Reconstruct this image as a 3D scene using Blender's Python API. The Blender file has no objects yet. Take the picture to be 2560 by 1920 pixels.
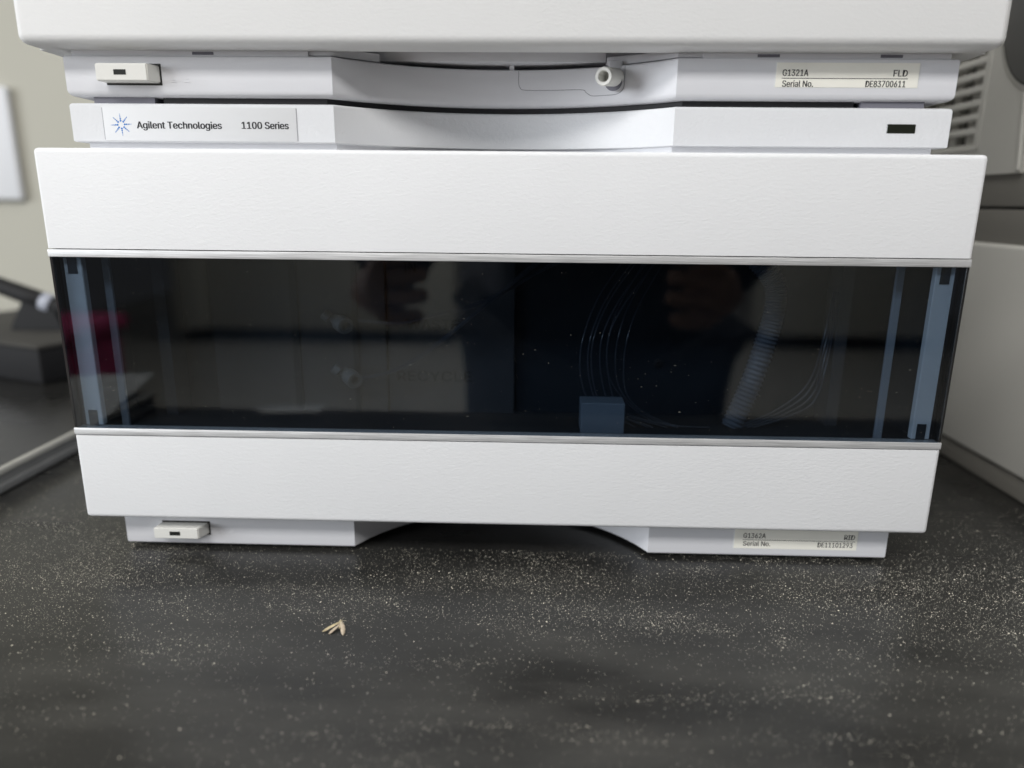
import bpy, bmesh, math, random
from mathutils import Vector, Matrix, noise

random.seed(7)
MM = 0.001
scene = bpy.context.scene
COL = scene.collection

# ------------------------------------------------------------------ camera
PITCH, YAW, ROLL = math.radians(14.27), math.radians(-1.47), math.radians(0.55)
fwd = Vector((math.sin(YAW)*math.cos(PITCH), math.cos(YAW)*math.cos(PITCH), -math.sin(PITCH)))
right = Vector((math.cos(YAW), -math.sin(YAW), 0))
up = right.cross(fwd)
r2 = right*math.cos(ROLL) + up*math.sin(ROLL)
u2 = -right*math.sin(ROLL) + up*math.cos(ROLL)
cam_d = bpy.data.cameras.new('camera')
cam = bpy.data.objects.new('camera', cam_d)
COL.objects.link(cam)
m = Matrix((r2, u2, -fwd)).transposed().to_4x4()
m.translation = Vector((11.01, -268.8, 146.61))*MM
cam.matrix_world = m
cam_d.sensor_width = 36
cam_d.lens = 36*1782.5/2560
cam_d.clip_start = 0.005
cam_d.clip_end = 100
cam_d.dof.use_dof = True
cam_d.dof.focus_distance = 0.272
cam_d.dof.aperture_fstop = 4.8
scene.camera = cam

# ------------------------------------------------------------------ light
world = bpy.data.worlds.new('World')
scene.world = world
world.use_nodes = True
bg = world.node_tree.nodes['Background']
bg.inputs[0].default_value = (0.93, 0.95, 1.0, 1)
bg.inputs[1].default_value = 0.14

def area(name, loc, target, sx, sy, power, col):
    d = bpy.data.lights.new(name, 'AREA')
    d.shape = 'RECTANGLE'; d.size = sx; d.size_y = sy; d.energy = power; d.color = col
    o = bpy.data.objects.new(name, d); COL.objects.link(o)
    o.location = loc
    o.rotation_euler = (Vector(target)-Vector(loc)).to_track_quat('-Z', 'Y').to_euler()
    return o
# ceiling fluorescent panels over the aisle in front of the bench
area('ceiling_light', (-0.9, -1.65, 1.75), (-0.9, -1.65, 0), 1.2, 0.6, 39, (1.0, 0.985, 0.96))
area('ceiling_light', (1.05, -1.6, 1.75), (1.05, -1.6, 0), 1.2, 0.6, 24, (1.0, 0.985, 0.96))
area('ceiling_light', (0.1, -0.35, 1.75), (0.1, -0.35, 0), 1.2, 0.6, 7, (1.0, 0.985, 0.96))
area('ceiling_light', (-0.2, -4.2, 1.75), (-0.2, -4.2, 0), 1.8, 0.6, 60, (1.0, 0.97, 0.92))
# daylight from a band of windows far to the left in front
area('window_light', (-2.9, -1.35, 0.6), (0, 0, 0.1), 1.5, 1.2, 64, (0.92, 0.96, 1.0))

vs = scene.view_settings
vs.view_transform = 'Standard'
vs.look = 'None'
vs.exposure = 0.16
vs.gamma = 1.0
scene.cycles.max_bounces = 10
scene.cycles.transparent_max_bounces = 12
scene.cycles.use_denoising = True

# ------------------------------------------------------------------ materials
def new_mat(name):
    mt = bpy.data.materials.new(name); mt.use_nodes = True
    nt = mt.node_tree
    return mt, nt, nt.nodes['Principled BSDF']

def plain(name, col, rough=0.5, metal=0.0, spec=0.5, var=0.0, vscale=60, bump=0.0, bscale=900, bdetail=2, sss=0, stretch=1.0):
    mt, nt, b = new_mat(name)
    b.inputs['Base Color'].default_value = (*col, 1)
    b.inputs['Roughness'].default_value = rough
    b.inputs['Metallic'].default_value = metal
    b.inputs['Specular IOR Level'].default_value = spec
    if sss:
        b.inputs['Subsurface Weight'].default_value = sss
        b.inputs['Subsurface Radius'].default_value = (0.001, 0.001, 0.001)
    if var or bump:
        tc = nt.nodes.new('ShaderNodeTexCoord')
    if var:
        n = nt.nodes.new('ShaderNodeTexNoise'); n.inputs['Scale'].default_value = vscale
        n.inputs['Detail'].default_value = 5
        nt.links.new(tc.outputs['Object'], n.inputs['Vector'])
        mr = nt.nodes.new('ShaderNodeMapRange')
        mr.inputs[1].default_value = 0.3; mr.inputs[2].default_value = 0.7
        mr.inputs[3].default_value = 1-var; mr.inputs[4].default_value = 1+var*0.4
        nt.links.new(n.outputs[0], mr.inputs[0])
        hs = nt.nodes.new('ShaderNodeHueSaturation'); hs.inputs['Color'].default_value = (*col, 1)
        nt.links.new(mr.outputs[0], hs.inputs['Value'])
        nt.links.new(hs.outputs[0], b.inputs['Base Color'])
    if bump:
        n2 = nt.nodes.new('ShaderNodeTexNoise'); n2.inputs['Scale'].default_value = bscale
        n2.inputs['Detail'].default_value = bdetail; n2.inputs['Roughness'].default_value = 0.55
        n2.inputs['Distortion'].default_value = 0.6
        mpn = nt.nodes.new('ShaderNodeMapping'); mpn.inputs['Scale'].default_value = (stretch, 1, 1)
        nt.links.new(tc.outputs['Object'], mpn.inputs['Vector'])
        nt.links.new(mpn.outputs[0], n2.inputs['Vector'])
        bp = nt.nodes.new('ShaderNodeBump'); bp.inputs['Strength'].default_value = bump
        bp.inputs['Distance'].default_value = 0.0003
        nt.links.new(n2.outputs[0], bp.inputs['Height'])
        nt.links.new(bp.outputs[0], b.inputs['Normal'])
    return mt

M = {}
M['cover'] = plain('textured_white_plastic', (0.77, 0.775, 0.785), 0.62, spec=0.3, var=0.03, vscale=14, bump=0.36, bscale=1000, bdetail=2, stretch=.55)
M['cover_old'] = plain('textured_warm_white_plastic', (0.75, 0.75, 0.745), 0.62, spec=0.3, var=0.03, vscale=12, bump=0.29, bscale=1000, bdetail=2, stretch=.55)
M['strip'] = plain('pale_lavender_plastic', (0.70, 0.705, 0.735), 0.5, spec=0.35, var=0.015, vscale=30, bump=0.12, bscale=1100)
M['strip_tex'] = plain('pale_textured_plastic', (0.72, 0.73, 0.75), 0.55, spec=0.3, var=0.015, vscale=30, bump=0.45, bscale=800)
M['plate'] = plain('smooth_name_plate_plastic', (0.70, 0.71, 0.725), 0.5, spec=0.3, bump=0.08, bscale=900)
M['button'] = plain('ivory_button_plastic', (0.76, 0.755, 0.715), 0.42, bump=0.05, bscale=600)
M['label'] = plain('cream_label_paper', (0.86, 0.845, 0.77), 0.45, var=0.03, vscale=80)
M['ink'] = plain('dark_grey_ink', (0.014, 0.015, 0.019), 0.5)
M['ink_black'] = plain('black_ink', (0.004, 0.004, 0.005), 0.6)
M['blue_ink'] = plain('blue_ink', (0.035, 0.19, 0.55), 0.5)
M['black'] = plain('black_rubber', (0.012, 0.012, 0.014), 0.7)
M['edge'] = plain('black_edge_tape', (0.012, 0.012, 0.012), 0.25)
M['slot'] = plain('dark_slot', (0.010, 0.011, 0.009), 0.35)
M['lamp'] = plain('dark_lamp_lens', (0.012, 0.014, 0.008), 0.12)
M['seam'] = plain('grey_seam', (0.34, 0.34, 0.37), 0.7)
M['gap'] = plain('grey_slot', (0.16, 0.16, 0.19), 0.7)
M['int_dark'] = plain('dark_interior_plastic', (0.006, 0.011, 0.018), 0.6, var=0.1)
M['int_panel'] = plain('grey_interior_plastic', (0.042, 0.044, 0.05), 0.6, var=0.08)
M['int_light'] = plain('pale_interior_plastic', (0.66, 0.68, 0.70), 0.55)
M['rail2'] = plain('grey_rail_plastic', (0.26, 0.29, 0.33), 0.55)
M['fitting'] = plain('translucent_fitting', (0.14, 0.14, 0.14), 0.35)
M['tube'] = plain('clear_tubing', (0.04, 0.047, 0.062), 0.3)
M['hose'] = plain('corrugated_hose', (0.10, 0.115, 0.14), 0.3)
M['block'] = plain('grey_block', (0.15, 0.185, 0.23), 0.5)
M['instrument'] = plain('grey_beige_enamel', (0.68, 0.67, 0.62), 0.5, var=0.03, vscale=12, bump=0.08, bscale=500)
M['instrument_dark'] = plain('darker_grey_enamel', (0.24, 0.23, 0.205), 0.5, var=0.05, vscale=20)
M['instrument_lid'] = plain('mid_grey_plastic', (0.15, 0.15, 0.148), 0.5, bump=0.1, bscale=500)
M['wall'] = plain('beige_wall_paint', (0.43, 0.417, 0.355), 0.75, var=0.03, vscale=4, bump=0.1, bscale=200)
M['wallplate'] = plain('white_wall_plate', (0.68, 0.69, 0.71), 0.5)
M['tray_trim'] = plain('beige_metal_trim', (0.42, 0.41, 0.37), 0.4, var=0.08, vscale=90)
M['tray_grey'] = plain('grey_metal_trim', (0.17, 0.17, 0.165), 0.4, var=0.1, vscale=90)
M['boxtop'] = plain('brown_grey_board', (0.055, 0.053, 0.048), 0.8, var=0.15, spec=.25, vscale=50)
M['boxside'] = plain('black_box_plastic', (0.007, 0.007, 0.008), 0.7, var=0.1, spec=.25)
M['probe'] = plain('black_probe_plastic', (0.009, 0.009, 0.010), 0.6, spec=.3)
M['ring'] = plain('white_ring', (0.36, 0.38, 0.44), 0.4)
M['paper'] = plain('white_paper', (0.75, 0.75, 0.72), 0.7)
M['magenta'] = plain('magenta_plastic', (0.36, 0.025, 0.11), 0.6)
M['floor'] = plain('beige_vinyl', (0.46, 0.44, 0.385), 0.5, var=0.15, vscale=30)
M['cabinet'] = plain('beige_cabinet_enamel', (0.56, 0.55, 0.49), 0.5)
M['mat_dark'] = plain('dark_mat_rubber', (0.015, 0.015, 0.02), 0.8)
M['moth'] = plain('straw_moth_wing', (0.60, 0.50, 0.31), 0.6, var=0.35, vscale=900)
M['moth_pale'] = plain('pale_moth_wing', (0.58, 0.48, 0.36), 0.6, var=0.3, vscale=900)
M['moth_hair'] = plain('pale_moth_hair', (0.55, 0.48, 0.35), 0.6)
def clothed():                                     # skin on the head and hands, cloth elsewhere
    mt, nt, b = new_mat('clothed_body'); L = nt.links
    tc = nt.nodes.new('ShaderNodeTexCoord'); sx = nt.nodes.new('ShaderNodeSeparateXYZ')
    L.new(tc.outputs['Object'], sx.inputs[0])
    a = nt.nodes.new('ShaderNodeMath'); a.operation = 'GREATER_THAN'; a.inputs[1].default_value = .285
    c = nt.nodes.new('ShaderNodeMath'); c.operation = 'GREATER_THAN'; c.inputs[1].default_value = 1.47
    d = nt.nodes.new('ShaderNodeMath'); d.operation = 'MAXIMUM'
    L.new(sx.outputs[1], a.inputs[0]); L.new(sx.outputs[2], c.inputs[0]); L.new(a.outputs[0], d.inputs[0]); L.new(c.outputs[0], d.inputs[1])
    mx = nt.nodes.new('ShaderNodeMix'); mx.data_type = 'RGBA'
    mx.inputs[6].default_value = (.012, .013, .02, 1); mx.inputs[7].default_value = (.26, .15, .10, 1)
    L.new(d.outputs[0], mx.inputs[0]); L.new(mx.outputs[2], b.inputs['Base Color']); b.inputs['Roughness'].default_value = .6
    return mt
M['skin'] = clothed()
M['navy'] = plain('dark_navy_cloth', (0.012, 0.013, 0.020), 0.85)
M['hair'] = plain('dark_hair', (0.02, 0.015, 0.012), 0.6)
M['crumb'] = plain('grey_crumb', (0.10, 0.10, 0.09), 0.8)
M['dust'] = plain('cream_dust', (0.80, 0.75, 0.62), 0.8)
M['dust_grey'] = plain('grey_dust', (0.38, 0.365, 0.315), 0.8)

def bench_material(name, base, film):
    mt, nt, b = new_mat(name)
    L = nt.links
    tc = nt.nodes.new('ShaderNodeTexCoord')
    mp = nt.nodes.new('ShaderNodeMapping'); mp.inputs['Scale'].default_value = (0.3, 1, 1)
    L.new(tc.outputs['Object'], mp.inputs['Vector'])
    n1 = nt.nodes.new('ShaderNodeTexNoise'); n1.inputs['Scale'].default_value = 38; n1.inputs['Detail'].default_value = 7
    n1.inputs['Roughness'].default_value = 0.6
    L.new(mp.outputs[0], n1.inputs['Vector'])
    n2 = nt.nodes.new('ShaderNodeTexNoise'); n2.inputs['Scale'].default_value = 900; n2.inputs['Detail'].default_value = 3
    L.new(tc.outputs['Object'], n2.inputs['Vector'])
    r1 = nt.nodes.new('ShaderNodeMapRange'); r1.inputs[1].default_value = 0.40; r1.inputs[2].default_value = 0.70; r1.inputs[3].default_value = 0.22
    L.new(n1.outputs[0], r1.inputs[0])
    r2_ = nt.nodes.new('ShaderNodeMapRange'); r2_.inputs[1].default_value = 0.35; r2_.inputs[2].default_value = 0.75; r2_.inputs[3].default_value = 0.8
    L.new(n2.outputs[0], r2_.inputs[0])
    mu = nt.nodes.new('ShaderNodeMath'); mu.operation = 'MULTIPLY'
    L.new(r1.outputs[0], mu.inputs[0]); L.new(r2_.outputs[0], mu.inputs[1])
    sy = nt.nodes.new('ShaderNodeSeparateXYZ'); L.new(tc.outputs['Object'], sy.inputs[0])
    ry = nt.nodes.new('ShaderNodeMapRange'); ry.inputs[1].default_value = 0.03; ry.inputs[2].default_value = -0.06  # dirt film, thinned beside the instruments to put their shade into the colour
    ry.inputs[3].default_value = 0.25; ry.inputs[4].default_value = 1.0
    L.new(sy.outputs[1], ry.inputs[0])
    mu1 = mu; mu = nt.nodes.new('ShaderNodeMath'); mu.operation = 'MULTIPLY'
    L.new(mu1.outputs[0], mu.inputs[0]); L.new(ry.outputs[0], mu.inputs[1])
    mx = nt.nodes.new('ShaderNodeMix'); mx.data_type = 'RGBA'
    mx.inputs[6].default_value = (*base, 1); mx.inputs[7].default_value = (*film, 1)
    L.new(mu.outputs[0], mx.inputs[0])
    L.new(mx.outputs[2], b.inputs['Base Color'])
    rr = nt.nodes.new('ShaderNodeMapRange'); rr.inputs[3].default_value = 0.26; rr.inputs[4].default_value = 0.46
    L.new(mu.outputs[0], rr.inputs[0]); L.new(rr.outputs[0], b.inputs['Roughness'])
    b.inputs['Specular IOR Level'].default_value = 0.45
    bp = nt.nodes.new('ShaderNodeBump'); bp.inputs['Strength'].default_value = 0.12; bp.inputs['Distance'].default_value = 0.0003
    L.new(n2.outputs[0], bp.inputs['Height']); L.new(bp.outputs[0], b.inputs['Normal'])
    return mt
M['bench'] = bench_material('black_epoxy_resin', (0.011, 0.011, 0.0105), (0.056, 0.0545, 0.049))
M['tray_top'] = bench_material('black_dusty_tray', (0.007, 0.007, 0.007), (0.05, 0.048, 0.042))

def brushed():
    mt, nt, b = new_mat('brushed_silver')
    L = nt.links
    tc = nt.nodes.new('ShaderNodeTexCoord')
    mp = nt.nodes.new('ShaderNodeMapping'); mp.inputs['Scale'].default_value = (70, 2600, 4200)
    L.new(tc.outputs['Object'], mp.inputs['Vector'])
    n = nt.nodes.new('ShaderNodeTexNoise'); n.inputs['Scale'].default_value = 1; n.inputs['Detail'].default_value = 3
    L.new(mp.outputs[0], n.inputs['Vector'])
    cr = nt.nodes.new('ShaderNodeMapRange'); cr.inputs[1].default_value = 0.3; cr.inputs[2].default_value = 0.7
    cr.inputs[3].default_value = 0.44; cr.inputs[4].default_value = 0.76
    L.new(n.outputs[0], cr.inputs[0])
    cc = nt.nodes.new('ShaderNodeCombineColor')
    for i in range(3): L.new(cr.outputs[0], cc.inputs[i])
    L.new(cc.outputs[0], b.inputs['Base Color'])
    b.inputs['Metallic'].default_value = 0.35; b.inputs['Roughness'].default_value = 0.5
    return mt
M['silver'] = brushed()

def tinted_glass():
    mt = bpy.data.materials.new('tinted_acrylic'); mt.use_nodes = True
    nt = mt.node_tree; nt.nodes.clear(); L = nt.links
    out = nt.nodes.new('ShaderNodeOutputMaterial')
    tr = nt.nodes.new('ShaderNodeBsdfTransparent'); tr.inputs[0].default_value = (0.61, 0.66, 0.71, 1)
    gl = nt.nodes.new('ShaderNodeBsdfGlossy'); gl.inputs['Roughness'].default_value = 0.015
    gl.inputs['Color'].default_value = (1, 1, 1, 1)
    lw = nt.nodes.new('ShaderNodeLayerWeight'); lw.inputs['Blend'].default_value = 0.5
    pw = nt.nodes.new('ShaderNodeMath'); pw.operation = 'POWER'; pw.inputs[1].default_value = 5
    fr = nt.nodes.new('ShaderNodeMath'); fr.operation = 'MULTIPLY_ADD'; fr.inputs[1].default_value = 0.96; fr.inputs[2].default_value = 0.04
    L.new(lw.outputs['Facing'], pw.inputs[0]); L.new(pw.outputs[0], fr.inputs[0])
    mx = nt.nodes.new('ShaderNodeMixShader')
    L.new(fr.outputs[0], mx.inputs[0]); L.new(tr.outputs[0], mx.inputs[1]); L.new(gl.outputs[0], mx.inputs[2])
    L.new(mx.outputs[0], out.inputs['Surface'])
    return mt
M['glass'] = tinted_glass()

# ------------------------------------------------------------------ helpers
def link(o, parent=None):
    COL.objects.link(o)
    if parent is not None: o.parent = parent
    return o

def from_bm(name, bm, mat, parent=None, smooth=False, angle=35):
    me = bpy.data.meshes.new(name)
    bm.normal_update(); bm.to_mesh(me); bm.free()
    if smooth:
        for p in me.polygons: p.use_smooth = True
        try: me.set_sharp_from_angle(angle=math.radians(angle))
        except Exception: pass
    me.materials.append(M[mat] if isinstance(mat, str) else mat)
    return link(bpy.data.objects.new(name, me), parent)

def thing(name, label, cat, loc=(0, 0, 0), group=None):
    o = bpy.data.objects.new(name, None); o.empty_display_size = 0.02
    o.location = loc; COL.objects.link(o)
    o['label'] = label; o['category'] = cat
    if group: o['group'] = group
    return o

def tag(o, label, cat): o['label'] = label; o['category'] = cat; return o
def struct(o): o['kind'] = 'structure'; return o

def bm_box(bm, x0, x1, y0, y1, z0, z1, mm=True):
    k = MM if mm else 1
    r = bmesh.ops.create_cube(bm, size=1)
    for v in r['verts']:
        v.co = Vector(((x0+x1)/2+v.co.x*(x1-x0), (y0+y1)/2+v.co.y*(y1-y0), (z0+z1)/2+v.co.z*(z1-z0)))*k
    return r['verts']

def rbox(name, x0, x1, y0, y1, z0, z1, mat, parent=None, bev=0.0, seg=3, edges=None):
    bm = bmesh.new(); bm_box(bm, x0, x1, y0, y1, z0, z1)
    if bev:
        es = list(bm.edges) if edges is None else [e for e in bm.edges if edges((e.verts[0].co+e.verts[1].co)/2/MM)]
        bmesh.ops.bevel(bm, geom=es, offset=bev*MM, segments=seg, affect='EDGES', profile=0.5)
    return from_bm(name, bm, mat, parent, smooth=bool(bev))

def prism(name, outline, z0, z1, mat, parent=None, bev_bottom=0, bev_top=0, seg=3):
    """outline in mm in XY, extruded in Z, with its rims rounded"""
    bm = bmesh.new()
    vs_ = [bm.verts.new(Vector((x, y, z0))*MM) for x, y in outline]
    f = bm.faces.new(vs_)
    ex = bmesh.ops.extrude_face_region(bm, geom=[f])
    for g in ex['geom']:
        if isinstance(g, bmesh.types.BMVert): g.co.z = z1*MM
    bmesh.ops.recalc_face_normals(bm, faces=bm.faces)
    for zz, bv in ((z0, bev_bottom), (z1, bev_top)):
        if bv:
            es = [e for e in bm.edges if all(abs(v.co.z-zz*MM) < 1e-7 for v in e.verts)]
            bmesh.ops.bevel(bm, geom=es, offset=bv*MM, segments=seg, affect='EDGES', profile=0.5)
    return from_bm(name, bm, mat, parent, smooth=True, angle=30)

def arc_points(xa, xb, y, sag, n=28):
    c = (xb-xa)/2; R = (c*c+sag*sag)/(2*sag); xm = (xa+xb)/2
    return [(xa+(xb-xa)*i/n, y+math.sqrt(max(R*R-(xa+(xb-xa)*i/n-xm)**2, 0))-(R-sag)) for i in range(n+1)]

def catmull(pts, n=8):
    P = [Vector(p) for p in pts]; P = [2*P[0]-P[1]]+P+[2*P[-1]-P[-2]]
    out = []
    for i in range(1, len(P)-2):
        for k in range(n):
            t = k/n
            a, b, c, d = P[i-1], P[i], P[i+1], P[i+2]
            out.append(0.5*((2*b)+(c-a)*t+(2*a-5*b+4*c-d)*t*t+(3*b-a-3*c+d)*t**3))
    out.append(P[-2]); return out

def tube_bm(bm, pts, rad, sides=8, cap=True):
    """pts in mm; rad number or function of index"""
    rings = []
    ref = Vector((0.13, 0.2, 1)).normalized()
    for i, p in enumerate(pts):
        t = (pts[min(i+1, len(pts)-1)]-pts[max(i-1, 0)]).normalized()
        a = t.cross(ref)
        if a.length < 1e-3: a = t.cross(Vector((1, 0, 0)))
        a.normalize(); b = t.cross(a)
        r = rad(i) if callable(rad) else rad
        rings.append([bm.verts.new((p+(a*math.cos(2*math.pi*k/sides)+b*math.sin(2*math.pi*k/sides))*r)*MM) for k in range(sides)])
    for A, B in zip(rings, rings[1:]):
        for k in range(sides):
            bm.faces.new((A[k], A[(k+1) % sides], B[(k+1) % sides], B[k]))
    if cap:
        bm.faces.new(list(reversed(rings[0]))); bm.faces.new(rings[-1])
    bmesh.ops.recalc_face_normals(bm, faces=bm.faces)

def tube(name, pts, rad, mat, parent=None, sides=10, n=8):
    bm = bmesh.new(); tube_bm(bm, catmull(pts, n) if n > 1 else [Vector(p) for p in pts], rad, sides)
    return from_bm(name, bm, mat, parent, smooth=True, angle=50)

def lathe(name, profile, origin, axis, mat, parent=None, sides=32):
    """profile: list of (radius, along) in mm, revolved about axis through origin"""
    ax = Vector(axis).normalized()
    a = ax.cross(Vector((0, 0, 1)))
    if a.length < 1e-3: a = Vector((1, 0, 0))
    a.normalize(); b = ax.cross(a); o = Vector(origin)
    bm = bmesh.new(); rings = []
    for r, h in profile:
        rings.append([bm.verts.new((o+ax*h+(a*math.cos(2*math.pi*k/sides)+b*math.sin(2*math.pi*k/sides))*max(r, 1e-4))*MM) for k in range(sides)])
    for A, B in zip(rings, rings[1:]):
        for k in range(sides): bm.faces.new((A[k], A[(k+1) % sides], B[(k+1) % sides], B[k]))
    bm.faces.new(list(reversed(rings[0]))); bm.faces.new(rings[-1])
    bmesh.ops.recalc_face_normals(bm, faces=bm.faces)
    return from_bm(name, bm, mat, parent, smooth=True, angle=40)

import os
FONT = None                                        # the grotesque that ships with Blender, else its built-in one
try:
    fp = os.path.join(bpy.utils.system_resource('DATAFILES', path='fonts'), 'Inter.woff2')
    if os.path.exists(fp): FONT = bpy.data.fonts.load(fp)
except Exception:
    FONT = None

def text(body, x0, x1, zbase, height, y, mat, parent, weight=0.0, name='lettering'):
    """text facing -Y, squeezed to span x0..x1; height is the cap height, in mm"""
    cu = bpy.data.curves.new('lettering_curve', 'FONT'); cu.body = body; cu.size = 1
    cu.font = FONT or cu.font; cu.extrude = 0.0; cu.resolution_u = 3
    tmp = bpy.data.objects.new('lettering_tmp', cu); COL.objects.link(tmp)
    dg = bpy.context.evaluated_depsgraph_get()
    me = bpy.data.meshes.new_from_object(tmp.evaluated_get(dg))
    bpy.data.objects.remove(tmp); bpy.data.curves.remove(cu)
    xs = [v.co.x for v in me.vertices]
    cap = CAP[0]
    sx = (x1-x0)/(max(xs)-min(xs)); sz = height/cap; mnx = min(xs)
    for v in me.vertices:
        v.co = Vector((x0+(v.co.x-mnx)*sx, y, zbase+v.co.y*sz))*MM
    if weight:                                      # embolden: two more copies, a hair to either side
        bm = bmesh.new(); bm.from_mesh(me)
        src = list(bm.verts)+list(bm.edges)+list(bm.faces)
        for k, dx in enumerate((-weight, weight)):
            g = bmesh.ops.duplicate(bm, geom=src)['geom']
            bmesh.ops.translate(bm, verts=[e for e in g if isinstance(e, bmesh.types.BMVert)], vec=(dx*height*MM, -(k+1)*0.008*MM, 0))
        bm.to_mesh(me); bm.free()
    me.materials.clear(); me.materials.append(M[mat])
    me.name = name
    return link(bpy.data.objects.new(name, me), parent)
def cap_height():
    cu = bpy.data.curves.new('c', 'FONT'); cu.body = 'H'; cu.size = 1; cu.font = FONT or cu.font
    o = bpy.data.objects.new('c', cu); COL.objects.link(o)
    me = bpy.data.meshes.new_from_object(o.evaluated_get(bpy.context.evaluated_depsgraph_get()))
    h = max(v.co.y for v in me.vertices); bpy.data.objects.remove(o); bpy.data.meshes.remove(me)
    return h
CAP = [cap_height()]

def specks(name, pts, mat, parent=None):
    """pts: (x,y,z,rx,ry,rz) in mm: little octahedral grains joined in one mesh"""
    vsx, fs = [], []
    F = ((0, 2, 4), (2, 1, 4), (1, 3, 4), (3, 0, 4), (2, 0, 5), (1, 2, 5), (3, 1, 5), (0, 3, 5))
    for (x, y, z, rx, ry, rz, a) in pts:
        b = len(vsx); ca, sa = math.cos(a), math.sin(a)
        for dx, dy, dz in ((rx, 0, 0), (-rx, 0, 0), (0, ry, 0), (0, -ry, 0), (0, 0, rz), (0, 0, -rz)):
            vsx.append(((x+dx*ca-dy*sa)*MM, (y+dx*sa+dy*ca)*MM, (z+dz)*MM))
        fs += [tuple(b+i for i in f) for f in F]
    me = bpy.data.meshes.new(name); me.from_pydata(vsx, [], fs); me.update()
    me.materials.append(M[mat])
    o = link(bpy.data.objects.new(name, me), parent); o['kind'] = 'stuff'
    return o

# ------------------------------------------------------------------ setting
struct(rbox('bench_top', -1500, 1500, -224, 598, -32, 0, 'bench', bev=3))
struct(rbox('wall', -1500, 1500, 600, 640, -900, 1800, 'wall'))
struct(rbox('floor', -4200, 4200, -9000, 640, -930, -900, 'floor'))
# what the dark window mirrors: the far side of the aisle
for i, (xa, xb) in enumerate(((-2620, -2420), (-2410, -560), (1750, 3000))):
    cab = thing('base_cabinet', ('narrow beige cabinet mirrored at the left of the dark window',
                                 'wide beige cabinet mirrored in the left half of the dark window',
                                 'beige cabinet mirrored at the right of the dark window')[i], 'cabinet', (0, 0, 0))
    rbox('door', xa, xb, -5400, -4990 if i else -4900, -790, 300, 'cabinet', cab, bev=6)
    rbox('toe_kick', xa+10, xb-10, -5400, -5060, -899, -792, 'mat_dark', cab)

# ------------------------------------------------------------------ lower instrument
W = 172.5; SY = 10.1; SW = 162.5; RA, RB = -63.2, 62.5
det = thing('refractive_index_detector', 'white bench instrument with dark tinted window standing on the black bench', 'instrument', (0, 0, 0))

rbox('chassis', -158, 158, 46, 430, 4, 166, 'strip', det, bev=3)
rbox('upper_panel', -W, W, 0, 26, 128.3, 164.6, 'cover', det, bev=1.7, seg=4,
     edges=lambda c: not (c.z < 128.5))
rbox('lower_panel', -W, W, 0, 26, 18.2, 53.9, 'cover', det, bev=1.7, seg=4,
     edges=lambda c: not (c.z > 53.7))
rbox('trim_strip', -W+.1, W-.1, 0.15, 5, 125.1, 127.95, 'silver', det, bev=0.25, seg=2)
rbox('trim_strip', -W+.1, W-.1, 0.15, 5, 54.35, 57.1, 'silver', det, bev=0.25, seg=2)
rbox('window_pane', -170.9, 170.9, 0.35, 3.2, 57.15, 125.05, 'glass', det)
for sx in (-1, 1):
    rbox('pane_edge', min(171.0*sx, 172.2*sx), max(171.0*sx, 172.2*sx), 0.45, 4.9, 57.15, 125.05, 'edge', det, bev=.2, seg=1)

# compartment behind the pane
cmp_ = bpy.data.objects.new('compartment', None)
bm = bmesh.new()
bm_box(bm, -170, 170, 44, 45.8, 52, 130)          # back
bm_box(bm, -170, 170, 5.2, 43.8, 53.98, 54.25)      # floor (above the lower panel's rim)
bm_box(bm, -170, 170, 5.2, 43.8, 128.5, 130.2)
bm_box(bm, -172, -170.2, 5.2, 45.8, 54.2, 128.2)
bm_box(bm, 170.2, 172, 5.2, 45.8, 54.2, 128.2)
bpy.data.objects.remove(cmp_)
comp = from_bm('compartment', bm, 'int_dark', det)
for sgn in (-1, 1):
    xo = 165.6*sgn
    rail = rbox('side_rail', min(xo-3.6*1, xo+3.6), max(xo-3.6, xo+3.6), 3.6, 6.5, 57.4, 124.8, 'int_light', det, bev=.3, seg=1)
    for zz in (57.3, 118.5):
        rbox('notch', xo-1.9, xo+1.6, 3.3, 3.6, zz, zz+6.4, 'int_dark', rail)
    xi = (-157.9 if sgn < 0 else 153.4)
    rbox('inner_rail', xi-1.5, xi+1.5, 12, 13.5, 54, 127, 'rail2', det, bev=.2, seg=1)
    xk = (-147 if sgn < 0 else 141.5)
    rbox('inner_wall', xk-2.5, xk+2.5, 30, 43.5, 54, 127, 'int_panel', det)
vp = rbox('valve_panel', -130, -52.7, 40, 43.6, 53.8, 128, 'int_panel', det, bev=.3, seg=1)
rbox('groove', -94.5, -91.2, 39.4, 40.1, 54, 127.5, 'int_dark', vp)
rbox('groove', -67.4, -65.0, 39.4, 40.1, 54, 127.5, 'int_dark', vp)
lp = rbox('port_panel', -52.2, 4, 41, 43.6, 53.8, 128, 'int_panel', det, bev=.3, seg=1)
text('IN', -44.3, -39.2, 117.0, 4.4, 40.8, 'ink_black', lp, 0.0)
text('WASTE', -43.7, -20.6, 92.0, 4.5, 40.8, 'ink_black', lp, 0.0)
text('RECYCLE', -48.5, -15, 68.6, 4.5, 40.8, 'ink_black', lp, 0.0)
for k, (fx, fz) in enumerate(((-68.5, 95.3), (-65.5, 71.5))):
    ft = lathe('tube_fitting', [(2.2, -6), (2.4, 0), (3.6, 0.4), (3.6, 6.5), (3.3, 7.4), (2.0, 7.4), (1.8, 4.5), (0.1, 4.5)], (fx-3, 34, fz+.6), (0.55, -0.8, -0.1), 'fitting', det, 24)
    lathe('collar', [(1.6, 0), (2.3, .3), (2.3, 3.2), (1.8, 3.6)], (fx-9.5, 33, fz+4.6), (0.75, 0, -0.6), 'fitting', ft, 18)
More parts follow.
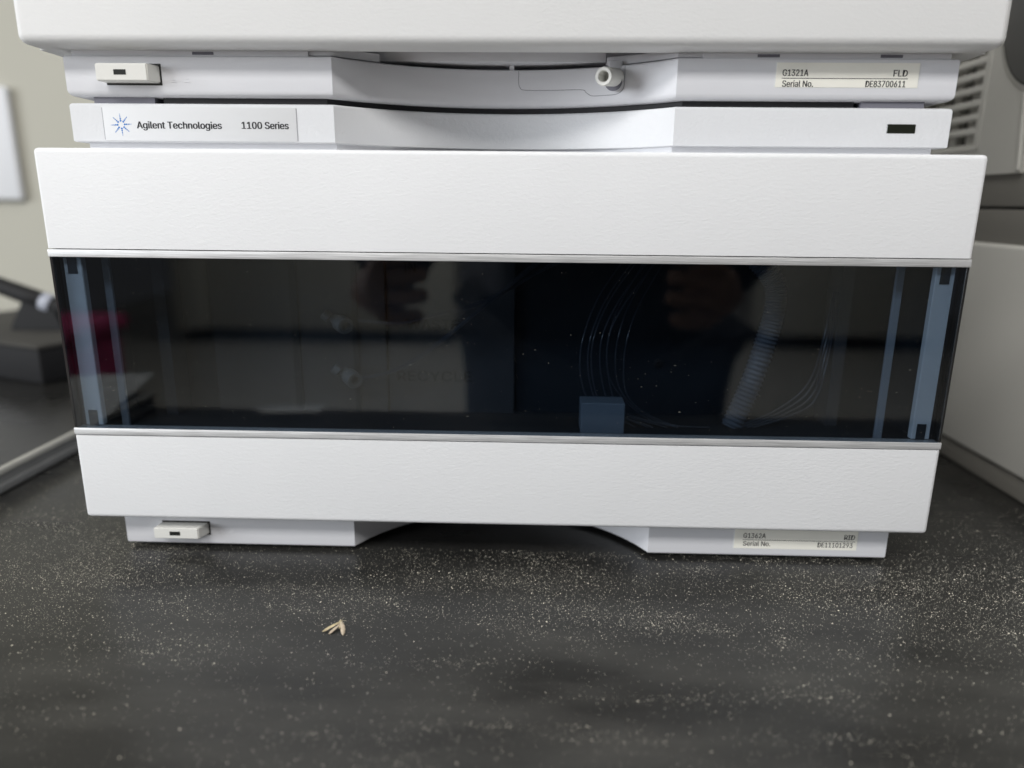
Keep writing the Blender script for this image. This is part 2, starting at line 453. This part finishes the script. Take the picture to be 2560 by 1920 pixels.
for k in range(3):
    tube('thin_tube', [(-62.5, 30, 97.9-.4*k), (-44.6, 30, 96.8-.3*k), (-27.5, 29+k*.3, 100.4+.3*k), (-10.5, 28, 105.1+.6*k), (6.2, 28, 114.0+.5*k), (24+3*k, 28, 126.5)], 0.32, 'tube', det, 6)
for k in range(3):
    tube('thin_tube', [(-61.9, 30, 72.7-.5*k), (-48.7, 29, 76.-.5*k), (-34.6, 28, 84.1-.7*k), (-19, 27, 96.5-.5*k), (-2.1, 27, 110.3-.4*k), (16+1.4*k, 27, 126.5)], 0.34, 'tube', det, 6)
for k in range(5):
    d = 2.6*k+0.7*math.sin(k*2.2)
    tube('thin_tube', [(50+d*1.3, 26, 127), (38.5+d*1.1, 26-k*.6, 108.5), (32.4+d*1.0, 25-k*.6, 89+d*.3), (33+d*1.1, 24, 73.3-d*.1), (39+d*1.2, 23, 62.7-d*.2), (56+d*1.7, 22, 54.6)], 0.28, 'tube', det, 6)
for k in range(3):
    d = 4.0*k
    tube('thin_tube', [(58.6+d, 27, 127), (46.5+d, 27, 102.8), (43.3+d*.9, 26, 82.2), (49+d*.6, 25, 68.3-d*.3), (64+d*.8, 24, 56.6-d*.1), (80+d, 23, 54.6)], 0.26, 'tube', det, 6)
for k in range(4):
    d = 2.4*k
    tube('thin_tube', [(99+d, 24, 54.6), (116.7+d*.7, 26, 62.3-d*.4), (129+d*.5, 28, 73.1-d), (134+d*.4, 30, 90.5-d), (137+d*.4, 32, 112)], 0.32, 'tube', det, 6)
hp = catmull([(101, 32, 127.8), (110.5, 30, 117), (112.4, 29, 106.7), (110, 29, 91.5), (104.8, 28, 72.2), (98, 27, 54.0)], 40)
bm = bmesh.new(); tube_bm(bm, hp, lambda i: 4.3+0.42*math.sin(i*math.pi/2.0), 18)
from_bm('corrugated_hose', bm, 'hose', det, smooth=True, angle=80)
rbox('white_block', 32.3, 50.2, 13, 24, 54.3, 67.3, 'block', det, bev=.3, seg=1)
lathe('screw', [(1.9, 0), (1.9, 1.2), (1.5, 1.5), (0.8, 1.5), (0.7, .8), (0.01, .8)], (68.2, 44, 77.9), (0, -1, 0), 'black', det, 20)

# name bar on top with its curved finger recess
def strip_outline(sag, w=SW, y=SY, back=44, d=0.0):
    return [(-w, y+d)]+arc_points(RA-d, RB+d, y+d, sag)+[(w, y+d), (w, back), (-w, back)]
bar = prism('name_bar', strip_outline(26), 167.4, 181.2, 'strip_tex', det, bev_bottom=0.5, bev_top=1.2)
neck = prism('neck', [(-158, 12.4)]+arc_points(RA, RB, 12.4, 26)+[(158, 12.4), (158, 46), (-158, 46)], 164.0, 167.5, 'strip', det)
npl = rbox('name_plate', -150.2, -77.3, SY-0.16, SY+3, 167.9, 180.0, 'plate', det, bev=0.12, seg=2)
rbox('plate_seam', -150.45, -77.05, SY-0.1, SY+2, 168.2, 179.6, 'seam', det)
text('Agilent Technologies', -137.6, -105.6, 172.3, 2.45, SY-0.2, 'ink', npl, 0.055)
text('1100 Series', -97.9, -80.4, 172.4, 2.45, SY-0.2, 'ink', npl, 0.055)
bm = bmesh.new()
for k in range(8):
    a = k*math.pi/4+math.radians(3)
    for rr, dr in ((1.38, .36), (2.08, .29), (2.72, .23), (3.28, .18), (3.78, .14)):
        if k % 2 and rr > 3.7: rr = 3.62
        c = bmesh.ops.create_circle(bm, cap_ends=True, radius=dr*MM, segments=12)
        for v in c['verts']:
            v.co = Vector((-143.6*MM+v.co.x+rr*math.cos(a)*MM, (SY-0.2)*MM, 173.6*MM+v.co.y+rr*math.sin(a)*MM))
emb = from_bm('emblem', bm, 'blue_ink', npl)
sl = rbox('status_lamp', 139.7, 150.1, SY-0.25, SY+2, 172.4, 175.6, 'lamp', det, bev=0.2, seg=1)

# stand with its wide opening, latch and rating label
foot = prism('base', [(-SW, SY)]+arc_points(RA, RB, SY, 38)+[(SW, SY), (SW, 120), (-SW, 120)], 1.9, 26, 'strip', det, bev_bottom=1.0)
for sx in (-1, 1):
    for yy in (62, 395):
        lathe('rubber_foot', [(8, 0), (8, 2.2), (7, 6)], (140*sx, yy, 0), (0, 0, 1), 'black', det, 20)

def latch(parent, xc, z0, z1, front, from_top):
    """protruding sliding button with a dark slot, in a dark opening"""
    a, b = xc-9.5, xc+9.6
    op = rbox('latch_opening', a+1.0, b+2.6, SY-0.12, SY+1, z0-0.7, z1+0.7, 'slot', parent)
    bm = bmesh.new()
    vv = bm_box(bm, a, b, front, SY+0.4, z0, z1)
    for v in vv:
        if v.co.x > xc*MM and v.co.y > (front+1)*MM: v.co.x += 2.2*MM
        if v.co.x < xc*MM and v.co.y > (front+1)*MM: v.co.x += 0.8*MM
    bmesh.ops.bevel(bm, geom=list(bm.edges), offset=0.35*MM, segments=2, affect='EDGES')
    bt = from_bm('latch_button', bm, 'button', parent, smooth=True)
    zm = (z0+z1)/2
    rbox('slot', xc-2.7, xc+1.8, front-0.06, front+.3, zm-0.9, zm+0.9, 'slot', bt)
    for k in (0, 1):                                # faint embossed marks beside the button
        rbox('embossed_mark', b+6+5*k, b+8+5*k, SY-0.12, SY+.2, z0+0.4, z0+0.65, parent.get('mk', 'strip'), parent)
        rbox('embossed_mark', b+6.5+5*k, b+7.5+5*k, SY-0.12, SY+.2, z0+1.1+.3*k, z0+1.35+.3*k, 'strip', parent)
latch(det, -137.8, 7.0, 11.9, 4.2, True)

def rating_label(parent, x0, x1, z0, z1, model, kind, serial, rows, wts):
    rbox('label_recess', x0-0.5, x1+0.4, SY-0.03, SY+.5, z0-.25, z1+.4, 'plate', parent)
    lb = rbox('rating_label', x0, x1, SY-0.12, SY+.4, z0, z1, 'label', parent)
    yy = SY-0.16
    (ma, mb, mz), (ka, kb, kz), (sa, sb, sz), (na, nb, nz), lz, h = rows
    text(model, ma, mb, mz, h, yy, 'ink', lb, wts)
    text(kind, ka, kb, kz, h, yy, 'ink', lb, wts)
    text('Serial No.', sa, sb, sz, h*.98, yy, 'ink', lb, wts)
    text(serial, na, nb, nz, h*.98, yy, 'ink', lb, wts)
    rbox('rule', ma-.2, kb+.3, SY-0.17, SY-.05, lz, lz+.22, 'ink', lb)
    return lb
rating_label(det, 98.6, 150.0, 5.4, 14.5, 'G1362A', 'RID', 'DE11101293',
             ((102.3, 111.6, 10.2), (144.4, 148.8, 10.2), (102.4, 113.8, 6.6), (133.7, 148.2, 6.6), 9.25, 2.2), 0.018)

# dust clinging to the pane
pts = []
for _ in range(640):
    x = random.uniform(-168, 168); z = 57.5+67*random.random()
    s = random.choice((.05, .055, .06, .07, .11))*random.uniform(.7, 1.2)
    pts.append((x, 0.33, z, s, .02, s, random.uniform(-.3, .3)))
for _ in range(34):
    x = random.uniform(-166, 166); z = random.uniform(59, 122)
    pts.append((x, 0.33, z, random.uniform(.3, .7), .02, .05, random.uniform(-.2, .2)))
for _ in range(26):
    pts.append((random.gauss(-157, 5), 0.33, random.gauss(72, 5), .12, .02, .12, 0))
specks('pane_dust', pts, 'dust_grey', det)

# ------------------------------------------------------------------ upper instrument
fld = thing('fluorescence_detector', 'white bench instrument without window stacked on top of the windowed one', 'instrument', (0, 0, 183.4*MM))
UP = Vector((0, 0, -183.4*MM))
fparts_before = set(bpy.data.objects)
rbox('chassis', -158, 158, 50, 430, 186, 330, 'strip', fld, bev=3)
rbox('front_cover', -W, W, 0, 12, 199.6, 338, 'cover_old', fld, bev=3.2, seg=6, edges=lambda c: c.y < 11)
rbox('cover_flange', -W+.6, -72, 12.1, 48, 199.65, 215, 'cover_old', fld)
rbox('cover_flange', 72, W-.6, 12.1, 48, 199.65, 215, 'cover_old', fld)
rbox('cover_back', -W+.6, W-.6, 12.1, 48, 215.1, 337, 'cover_old', fld)
prism('base', strip_outline(26), 183.45, 197.65, 'strip', fld, bev_bottom=2.2, bev_top=0.8, seg=4)
prism('gap_shade', [(-128, SY+3)]+arc_points(RA-3, RB+3, SY+3, 26)+[(128, SY+3), (128, 60), (-128, 60)], 181.25, 183.5, 'black', fld)  # black sheet added as the shade in the gap between the instruments
rbox('locating_foot', -154, -131, SY+2, 34, 181.25, 183.5, 'gap', fld)
rbox('locating_foot', 130.5, 153, SY+2, 34, 181.25, 183.5, 'gap', fld)
# band between base and cover, with vent slots, open over the recess
for xa, xb in ((-160, -72), (72, 160)):
    bnd = rbox('top_band', xa, xb, SY+1.5, 40, 197.4, 200.2, 'strip', fld)
    for sa, sb in (((-114.9, -107),) if xa < 0 else ((91.2, 99.1), (135, 142.8))):
        rbox('vent_slot', sa, sb, SY+1.4, SY+1.6, 198.2, 199.2, 'gap', bnd)
rbox('cross_bar', -50, 38.5, 30, 47, 199.5, 216, 'strip', fld, bev=.4, seg=2)
rbox('cross_bar_end', 38.6, 71, 33, 47, 199.3, 216, 'strip', fld, bev=.3, seg=2)
rbox('tray_back', -80, 80, 46.2, 49.5, 186, 203, 'strip', fld)
rbox('divider_post', 1.0, 2.9, 37.2, 45, 197.5, 199.6, 'strip', fld)
def lip(x0, x1):
    arc = [q for q in arc_points(RA, RB, SY+2.2, 26, 60)]
    full = [(-76, SY+2.2)]+arc+[(76, SY+2.2)]
    def yat(x):
        for (xa, ya), (xb, yb) in zip(full, full[1:]):
            if xa <= x <= xb: return ya+(yb-ya)*(x-xa)/max(xb-xa, 1e-6)
    n = 24; xs = [x0+(x1-x0)*i/n for i in range(n+1)]
    out = [(x, yat(x)) for x in xs]+[(x, yat(x)+2.2) for x in reversed(xs)]
    return prism('drip_lip', out, 198.15, 201.2, 'strip', fld, bev_bottom=.2, bev_top=.2, seg=1)
lip(-75, -48.5); lip(38.8, 75)
# drain spout, square to the curved wall
ax = Vector((-0.42, -0.9, -0.12)).normalized()
sp = lathe('drain_spout', [(3.3, -3), (3.3, 0), (3.3, 10.2), (3.0, 10.6), (2.1, 10.6), (1.85, 10.2), (1.75, 3), (0.02, 2.8)],
           (40.6, 21.6, 192.9), ax, 'button', fld, 36)
rbox('spout_bracket', 39.2, 44.2, 24.2, 27.5, 190.4, 199.2, 'strip', fld, bev=.3, seg=2)
def arc_y(x): 
    c = (RB-RA)/2; R = (c*c+26*26)/52; xm = (RA+RB)/2
    return SY+math.sqrt(R*R-(x-xm)**2)-(R-26)
seam = [(4.7, 197.2), (4.7, 192.8), (5.3, 191.0), (7.4, 190.1), (18, 189.9), (29.3, 189.7), (31.2, 188.6), (33.5, 187.3), (38, 187.2), (42.6, 187.4), (44.6, 188.8), (45.2, 191), (45.2, 197.2)]
bm = bmesh.new(); sp_ = catmull([(x, 0, z) for x, z in seam], 6)
tube_bm(bm, [Vector((q.x, arc_y(q.x)-0.01, q.z)) for q in sp_], 0.10, 5)
from_bm('flap_seam', bm, 'gap', fld)
lathe('spout_well', [(3.5, 0), (3.5, .25)], (41.0, 23.0, 191.7), ax, 'gap', fld, 30)
latch(fld, -138.6, 188.1, 194.1, 4.8, False)
rating_label(fld, 97.9, 148.6, 187.95, 196.2, 'G1321A', 'FLD', 'DE83700611',
             ((100.2, 109.3, 191.75), (139.6, 144.5, 191.75), (100.4, 111.4, 188.1), (130.1, 144.2, 188.15), 190.85, 2.15), 0.030)
for o in list(set(bpy.data.objects)-fparts_before):
    if o.parent == fld: o.location = UP

# ------------------------------------------------------------------ instrument at the right
ana = thing('grey_analyzer', 'grey instrument with vent slots at the right edge of the picture', 'instrument', (262*MM, 0, 0))
ab = set(bpy.data.objects)
rbox('base_plinth', 263, 700, 40, 560, 0, 12, 'instrument_dark', ana, bev=1)
rbox('lower_panel', 261, 700, 20, 560, 12.2, 127.5, 'instrument', ana, bev=2.5, seg=3)
rbox('middle_band', 264, 700, 22, 560, 127.3, 145.4, 'instrument_dark', ana, bev=.6)
rbox('shadow_gap', 266, 700, 24, 560, 145.3, 147.0, 'black', ana)
rbox('upper_band', 264, 700, 22, 560, 146.9, 164.5, 'instrument_dark', ana, bev=.6)
# upper module: side sheet with a vent opening built round it
yv0, yv1, zv0, zv1 = 167.0, 262.0, 181.5, 262.0
bm = bmesh.new()
bm_box(bm, 262, 272, 121, yv0, 164, 330)
bm_box(bm, 262, 272, yv1, 560, 164, 330)
bm_box(bm, 262, 272, yv0, yv1, 164, zv0)
bm_box(bm, 262, 272, yv0, yv1, zv1, 330)
bmesh.ops.remove_doubles(bm, verts=bm.verts, dist=1e-7)
up_ = from_bm('upper_housing', bm, 'instrument', ana)
rbox('housing_front', 266, 700, 100, 120.8, 166, 330, 'instrument', ana, bev=3)
rbox('vent_backing', 274, 276, yv0-5, yv1+5, zv0-5, zv1+5, 'black', ana)
grille = rbox('vent_frame', 261.4, 263, yv0-5.5, yv0-3.8, zv0-4, zv1+4, 'instrument', ana, bev=.3, seg=1)
rbox('vent_frame', 261.4, 263, yv0-5.5, yv1, zv0-3.6, zv0-2.0, 'instrument', ana, bev=.3, seg=1)
for k in range(11):
    z = 188.6+7.55*k
    rbox('vent_bar', 261.7, 265.5, yv0-.5, yv1+.5, z-1.7, z+1.9, 'instrument', ana, bev=.5, seg=2)
for k in range(5):
    y = 181+18*k
    rbox('vent_post', 267.5, 272, y-4, y+4, zv0-1, zv1+1, 'instrument', ana)
# dark oval lid let into the side, and the bead along the front edge
cy, cz, ry, rz = 112.0, 262.0, 44.0, 57.0
def oval(name, ry, rz, x0, x1, mat, seg=48):
    bm = bmesh.new()
    ring = lambda x, s=1.0: [bm.verts.new(Vector((x, cy+(ry*s)*math.copysign(abs(math.cos(t))**.85, math.cos(t)), cz+(rz*s)*math.copysign(abs(math.sin(t))**.85, math.sin(t))))*MM) for t in [2*math.pi*i/seg for i in range(seg)]]
    A = ring(x1); B = ring(x0+.8); C_ = ring(x0, .975)
    for P, Q in ((A, B), (B, C_)):
        for k in range(seg): bm.faces.new((P[k], P[(k+1) % seg], Q[(k+1) % seg], Q[k]))
    bm.faces.new(C_); bm.faces.new(list(reversed(A)))
    bmesh.ops.recalc_face_normals(bm, faces=bm.faces)
    return from_bm(name, bm, mat, ana, smooth=True)
oval('lid_rim', ry+3.2, rz+3.2, 261.0, 262.6, 'instrument')
oval('lid_groove', ry+1.6, rz+1.6, 260.8, 262.8, 'black')
oval('lid', ry, rz, 260.2, 263, 'instrument_lid')
tube('edge_bead', [(262.2, 128.5, 204), (262.2, 126.6, 190), (262.2, 124.6, 176), (262.2, 123.4, 165.5)], 1.5, 'instrument', ana, 10)
for o in list(set(bpy.data.objects)-ab):
    if o.parent == ana: o.location = Vector((-262*MM, 0, 0))

# ------------------------------------------------------------------ things at the left
tray = thing('edged_tray', 'low black tray with pale metal edge lying left of the white instruments', 'tray', (-258*MM, 0, 0))
ab = set(bpy.data.objects)
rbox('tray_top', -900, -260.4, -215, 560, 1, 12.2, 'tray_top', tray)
rbox('upper_trim', -260.3, -257.2, -216, 561, 9.4, 13.0, 'tray_trim', tray, bev=1.0, seg=3)
rbox('trim_groove', -260.3, -258.6, -216, 561, 5.0, 9.5, 'tray_grey', tray)
rbox('lower_trim', -260.3, -257.0, -216, 561, 0.2, 5.2, 'tray_grey', tray, bev=1.0, seg=3)
for o in list(set(bpy.data.objects)-ab):
    if o.parent == tray: o.location = Vector((258*MM, 0, 0))

bx = thing('flat_box', 'black flat box with grey top standing on the black tray', 'box', Vector((-349, 233, 12.25))*MM)
bx.rotation_euler = (0, 0, math.radians(-22))
rbox('body', -190, 0, 0, 135, 0, 26.5, 'boxside', bx, bev=1.5)
rbox('lid', -190.5, 0.6, -0.6, 135.5, 26.6, 29.8, 'boxtop', bx, bev=1.0)

pr = thing('handheld_probe', 'black cylindrical probe with white ring lying on the black flat box', 'probe', Vector((-372, 292, 42.1))*MM)
P0 = Vector((-455, 300, 90))-Vector((-372, 292, 42.1)); P1 = Vector((-372, 300, 60))-Vector((-372, 292, 42.1))
d_ = (P1-P0).normalized()
lathe('barrel', [(5.5, -12), (6.6, -10), (6.8, 40), (7.3, 60), (7.3, 72), (6.6, 73)], P0, d_, 'probe', pr, 28)
lathe('ring', [(7.6, 73.2), (7.9, 74), (7.9, 80), (7.5, 81)], P0, d_, 'ring', pr, 28)
lathe('tail', [(6.6, 81.2), (6.4, 94), (5.0, 104), (3, 106)], P0, d_, 'probe', pr, 28)
lathe('tip', [(2.5, -20), (3.4, -12.2)], P0, d_, 'tray_trim', pr, 20)
bm = bmesh.new()
vv = bm_box(bm, -42, 4, 2, 16, 0, 22)
for v in vv:
    if v.co.z > .01: v.co.x = v.co.x*0.45-0.006; v.co.z += (-(v.co.x)*0.35)
bmesh.ops.bevel(bm, geom=list(bm.edges), offset=1.2*MM, segments=2, affect='EDGES')
from_bm('cradle', bm, 'probe', pr, smooth=True)

wp = thing('wall_plate', 'white plastic plate on the beige wall at the left edge', 'wall plate', Vector((-652, 600, 144))*MM)
rbox('plate', -56, 56, -9, -.3, 0, 127, 'wallplate', wp, bev=3)
rbox('rocker', -30, 10, -12, -9.2, 38, 90, 'wallplate', wp, bev=1.5)

# mirrored in the left end of the window, in front of the picture
bm = bmesh.new()
q = [(-250, -131), (-283, -262), (-480, -228), (-440, -98)]
vs_ = [bm.verts.new(Vector((x, y, 13.2+(1.2 if y < -240 else 0)))*MM) for x, y in q]
f = bm.faces.new(vs_); e = bmesh.ops.extrude_face_region(bm, geom=[f])
for g in e['geom']:
    if isinstance(g, bmesh.types.BMVert): g.co.z += .35*MM
bmesh.ops.recalc_face_normals(bm, faces=bm.faces)
bm2 = bmesh.new()
f = bm2.faces.new([bm2.verts.new(Vector((x, y, .6))*MM) for x, y in ((-190, -222), (-176, -207), (-138, -211), (-140, -232))])
for g in bmesh.ops.extrude_face_region(bm2, geom=[f])['geom']:
    if isinstance(g, bmesh.types.BMVert): g.co.z += .4*MM
bmesh.ops.recalc_face_normals(bm2, faces=bm2.faces)
tag(from_bm('paper_scrap', bm2, 'paper'), 'small white paper scrap mirrored at the bottom edge of the dark window', 'paper')
tag(from_bm('paper_sheet', bm, 'paper'), 'white paper sheet mirrored in the lower left corner of the dark window', 'paper')
mb = thing('plastic_bin', 'magenta plastic bin mirrored at the left end of the dark window', 'bin', Vector((-1375, -1600, -899))*MM)
rbox('body', -260, 190, -160, 160, 0, 680, 'magenta', mb, bev=25)
rbox('rim', -275, 205, -175, 175, 680.5, 720, 'magenta', mb, bev=10)

# ------------------------------------------------------------------ photographer, mirrored as a dark shape in the window
per = thing('person', 'person in dark navy clothes mirrored in the middle of the dark window, hands raised', 'person', (0.105, -0.74, -0.9))
PO = Vector((0.105, -0.74, -0.9))
def skinned(name, verts, edges, mat, root=0, sub=2):
    me = bpy.data.meshes.new(name); me.from_pydata([Vector(v[:3])-PO for v in verts], edges, [])
    o = link(bpy.data.objects.new(name, me), per)
    sk = o.modifiers.new('skin', 'SKIN'); sk.use_smooth_shade = True
    for i, v in enumerate(verts):
        r = v[3]; me.skin_vertices[0].data[i].radius = r if isinstance(r, tuple) else (r, r)
    me.skin_vertices[0].data[root].use_root = True
    o.modifiers.new('round', 'SUBSURF').levels = sub
    o.modifiers['round'].render_levels = sub
    me.materials.append(M[mat]); return o
cx = 0.105
V = [(cx, -.74, .05, (.15, .11)), (cx, -.74, .22, (.14, .10)), (cx, -.73, .42, (.155, .11)), (cx, -.72, .54, (.09, .08)),
     (cx, -.71, .60, .055), (cx, -.70, .66, (.07, .085)), (cx, -.69, .73, (.08, .10)), (cx, -.69, .79, (.065, .08))]
Ed = [(i, i+1) for i in range(7)]
def chain(start, pts):
    k = start
    for q in pts:
        V.append(q); Ed.append((k, len(V)-1)); k = len(V)-1
    return k
for sg, hx in ((-1, -.135), (1, .185)):
    h = chain(2, [(cx+sg*.19, -.73, .46, .065), (cx+sg*.235, -.66, .26, .045), (cx+(hx-cx)*.95+sg*.02, -.50, .06, .032), (hx+sg*.006, -.445, .055, (.028, .018)), (hx, -.415, .065, (.036, .016))])
    for f in range(4):
        z = .040+.019*f
        chain(h, [(hx-sg*.012, -.392+.002*f, z, .0095), (hx-sg*.035, -.386, z+.002, .0085), (hx-sg*(.052-.004*abs(f-1.5)), -.392, z+.004, .0075)])
    chain(h-1, [(hx-sg*.010, -.425, .100, .0105), (hx-sg*.030, -.412, .118, .0095), (hx-sg*.045, -.405, .126, .008)])
    chain(0, [(cx+sg*.10, -.74, -.05, .09), (cx+sg*.11, -.73, -.43, .058), (cx+sg*.11, -.755, -.82, .042), (cx+sg*.115, -.66, -.868, (.04, .028))])
skinned('body', V, Ed, 'skin')
def sub(idx, grow, name, mat, root):
    m_ = {k: n for n, k in enumerate(idx)}
    vv = [(*V[k][:3], tuple(r+grow for r in V[k][3]) if isinstance(V[k][3], tuple) else V[k][3]+grow) for k in idx]
    return skinned(name, vv, [(m_[a], m_[b]) for a, b in Ed if a in m_ and b in m_], mat, root)
arm = len(V)//2+4                                   # 8 spine + 24 per side
L0, R0 = 8, 8+(len(V)-8)//2
sub([0, 1, 2, 3, L0, L0+1, L0+2, R0, R0+1, R0+2], .018, 'jacket', 'navy', 0)
n_side = (len(V)-8)//2
legs = [0]+[L0+n_side-4+i for i in range(3)]+[R0+n_side-4+i for i in range(3)]
sub(legs, .014, 'trousers', 'navy', 0)
bm = bmesh.new(); bmesh.ops.create_icosphere(bm, subdivisions=3, radius=1)
for v in bm.verts:
    v.co = Vector((v.co.x*.088, v.co.y*.108-.012, v.co.z*.095+.02+(.03 if v.co.y > .5 and v.co.z < 0 else 0)))+Vector((cx, -.70, .75))-PO
from_bm('hair', bm, 'hair', per, smooth=True)
ph = thing('smartphone', 'black smartphone held up in front of the dark window', 'phone', (0.02, -0.40, 0.10))
rbox('phone_body', -82, 84, -4, 4, 0, 78, 'black', ph, bev=3.5)
rbox('phone_camera', -78, -48, 4.1, 5.6, 44, 74, 'slot', ph, bev=1)

# ------------------------------------------------------------------ moth and crumb
mo = thing('moth', 'small straw coloured dead moth lying on the dusty black bench', 'moth', Vector((-55.2, -46, 0))*MM)
O = Vector((-55.2, -46, 0))
def wing(a, b, w, z0, z1, mat, arch=0.5, notch=0.0, th=0.10):
    a, b = Vector((*a, 0))-O, Vector((*b, 0))-O
    a.z, b.z = z0, z1
    t = b-a; s = Vector((-t.y, t.x, 0)).normalized()
    bm = bmesh.new(); n = 12; rows = []
    for side in (1, -1):
        rr = []
        for i in range(n+1):
            u = i/n
            ww = w*(0.35+0.65*math.sin(math.pi*min(u*0.62+0.12, 1)))*(1 if u < .78 else max(0.12, 1-((u-.78)/.22)**1.5))
            ww *= 1+.22*noise.noise(Vector((u*9, b.x, 2.2)))
            row = []
            for k in range(5):
                v = k/4-.5
                p = a+t*u+s*(v*2*ww+0.25*w*math.sin(u*3)) 
                p.z += arch*math.sin(math.pi*u)*.6+arch*(1-4*v*v)*.5+.05*math.sin(u*17+k*2.3)
                p.z = max(p.z, .05)+th*.5*side
                row.append(bm.verts.new(p*MM))
            rr.append(row)
        rows.append(rr)
    for rr in rows:
        for i in range(n):
            for k in range(4): bm.faces.new((rr[i][k], rr[i][k+1], rr[i+1][k+1], rr[i+1][k]))
    A, B = rows
    for i in range(n):
        for k in (0, 4): bm.faces.new((A[i][k], A[i+1][k], B[i+1][k], B[i][k]))
    for k in range(4):
        for i in (0, n): bm.faces.new((A[i][k], A[i][k+1], B[i][k+1], B[i][k]))
    bmesh.ops.recalc_face_normals(bm, faces=bm.faces)
    return from_bm('wing', bm, mat, mo, smooth=True, angle=60)
wing((-55.2, -45.7), (-60.3, -50.0), .68, 1.4, .25, 'moth', .5)
wing((-54.9, -46.6), (-57.7, -51.2), .55, 1.1, .2, 'moth_pale', .4)
wing((-54.6, -45.6), (-52.5, -51.8), .8, 1.4, .2, 'moth_pale', .6)
bm = bmesh.new()
tube_bm(bm, catmull([(-.1, 2.0, .8), (0, 1.5, 1.0), (.05, .8, 1.1), (.2, -.1, 1.0), (.35, -1.2, .7), (.5, -2.2, .4)], 4),
        lambda i: [.3, .42, .5, .52, .46, .5, .58, .62, .64, .62, .58, .54, .5, .46, .42, .38, .34, .28, .2, .12, .08][i], 10)
from_bm('body', bm, 'moth', mo, smooth=True, angle=80)
tube('antenna', [(.2, 2.1, 1.0), (.4, 2.9, 1.2), (.75, 3.5, 1.3)], .05, 'moth_hair', mo, 5, 4)
tube('antenna', [(.3, 1.8, 1.0), (1.1, 1.9, 1.1), (1.9, 1.8, 1.1)], .05, 'moth_hair', mo, 5, 4)
for k in range(3):
    tube('leg', [(-.3, 1.2-.4*k, .8), (-.7, 1.5-.45*k, .7), (-.95, 1.25-.5*k, .1)], .05, 'moth_hair', mo, 5, 3)

bm = bmesh.new(); bmesh.ops.create_icosphere(bm, subdivisions=2, radius=1)
for v in bm.verts:
    n_ = 1+.5*noise.noise(v.co*1.7); v.co = Vector((v.co.x*.75*n_, v.co.y*.5*n_, max(v.co.z*.4*n_, -.3)+.3))*MM
cr = from_bm('crumb', bm, 'crumb', smooth=True); cr.location = Vector((-7.2, -56, 0))*MM
tag(cr, 'tiny dark crumb on the bench to the right of the moth', 'crumb')

# ------------------------------------------------------------------ dust on the bench
CLUST = ((-80, -22, 18, 4, 1.5), (-52, -27, 14, 4, 1.4), (62, -36, 9, 4, 2.0), (77, -43, 9, 3, 1.8), (101, -48, 6, 4, 1.6),
         (150, -14, 30, 18, 1.2), (-160, -8, 30, 18, 1.1), (-5, -12, 40, 9, 1.3), (-120, -60, 30, 10, .7),
         (6, -94, 26, 1.8, 1.3), (34, -98, 22, 1.6, 1.1), (-46, -99, 24, 2.2, .8), (56, -80, 28, 2.0, .9), (99, -76, 22, 3, .9), (-17, -65, 30, 2.5, .9), (105, -95, 26, 2.5, .8))
def dens(x, y):
    d = 0.30+0.9*max(0, noise.noise(Vector((x*.018, y*.04, 3.1)))+.1)
    d += 1.3*max(0, noise.noise(Vector((x*.045+9, y*.09, 7.7)))-.12)
    d *= 1.0 + 0.9*math.exp(-((y+14)/26)**2) 
    d += 0.3*min(1, max(0, (abs(x)-105)/70))
    if y < -40: d *= max(.32, 1-(-40-y)/40)
    if y > 12: d *= max(.25, 1-(y-12)/70)
    for cx_, cy_, rx_, ry_, a_ in CLUST: d += a_*math.exp(-((x-cx_)/rx_)**2-((y-cy_)/ry_)**2)
    return d
white, grey = [], []
n = 0
while n < 68000:
    y = random.uniform(-125, 165); x = random.uniform(-255, 258)
    if y > 14 and abs(x) < 150: continue
    if random.random()*2.6 > dens(x, y): continue
    n += 1
    s = min(.30, random.lognormvariate(math.log(.078), .45))
    a = random.uniform(0, 3.14)
    e = (x, y, s*.5, s*random.uniform(.8, 1.7), s*random.uniform(.6, 1.0), s*random.uniform(.5, .9), a)
    (white if random.random() < .62 else grey).append(e)
def dusted(name, pts, mat, label):
    o = specks(name, pts, mat); o['label'] = label; o['category'] = 'dust'; return o
dusted('dust', white, 'dust', 'pale cream dust grains scattered over the black bench')
dusted('dust', grey, 'dust_grey', 'grey dust grains scattered over the black bench')
tp = []
for _ in range(1800):
    s = random.lognormvariate(math.log(.11), .4)
    tp.append((random.uniform(-520, -262), random.uniform(-60, 260), 12.2+s*.5, s*1.3, s, s*.7, random.uniform(0, 3.1)))
dusted('dust', tp, 'dust_grey', 'dust grains lying on the black tray at the left')
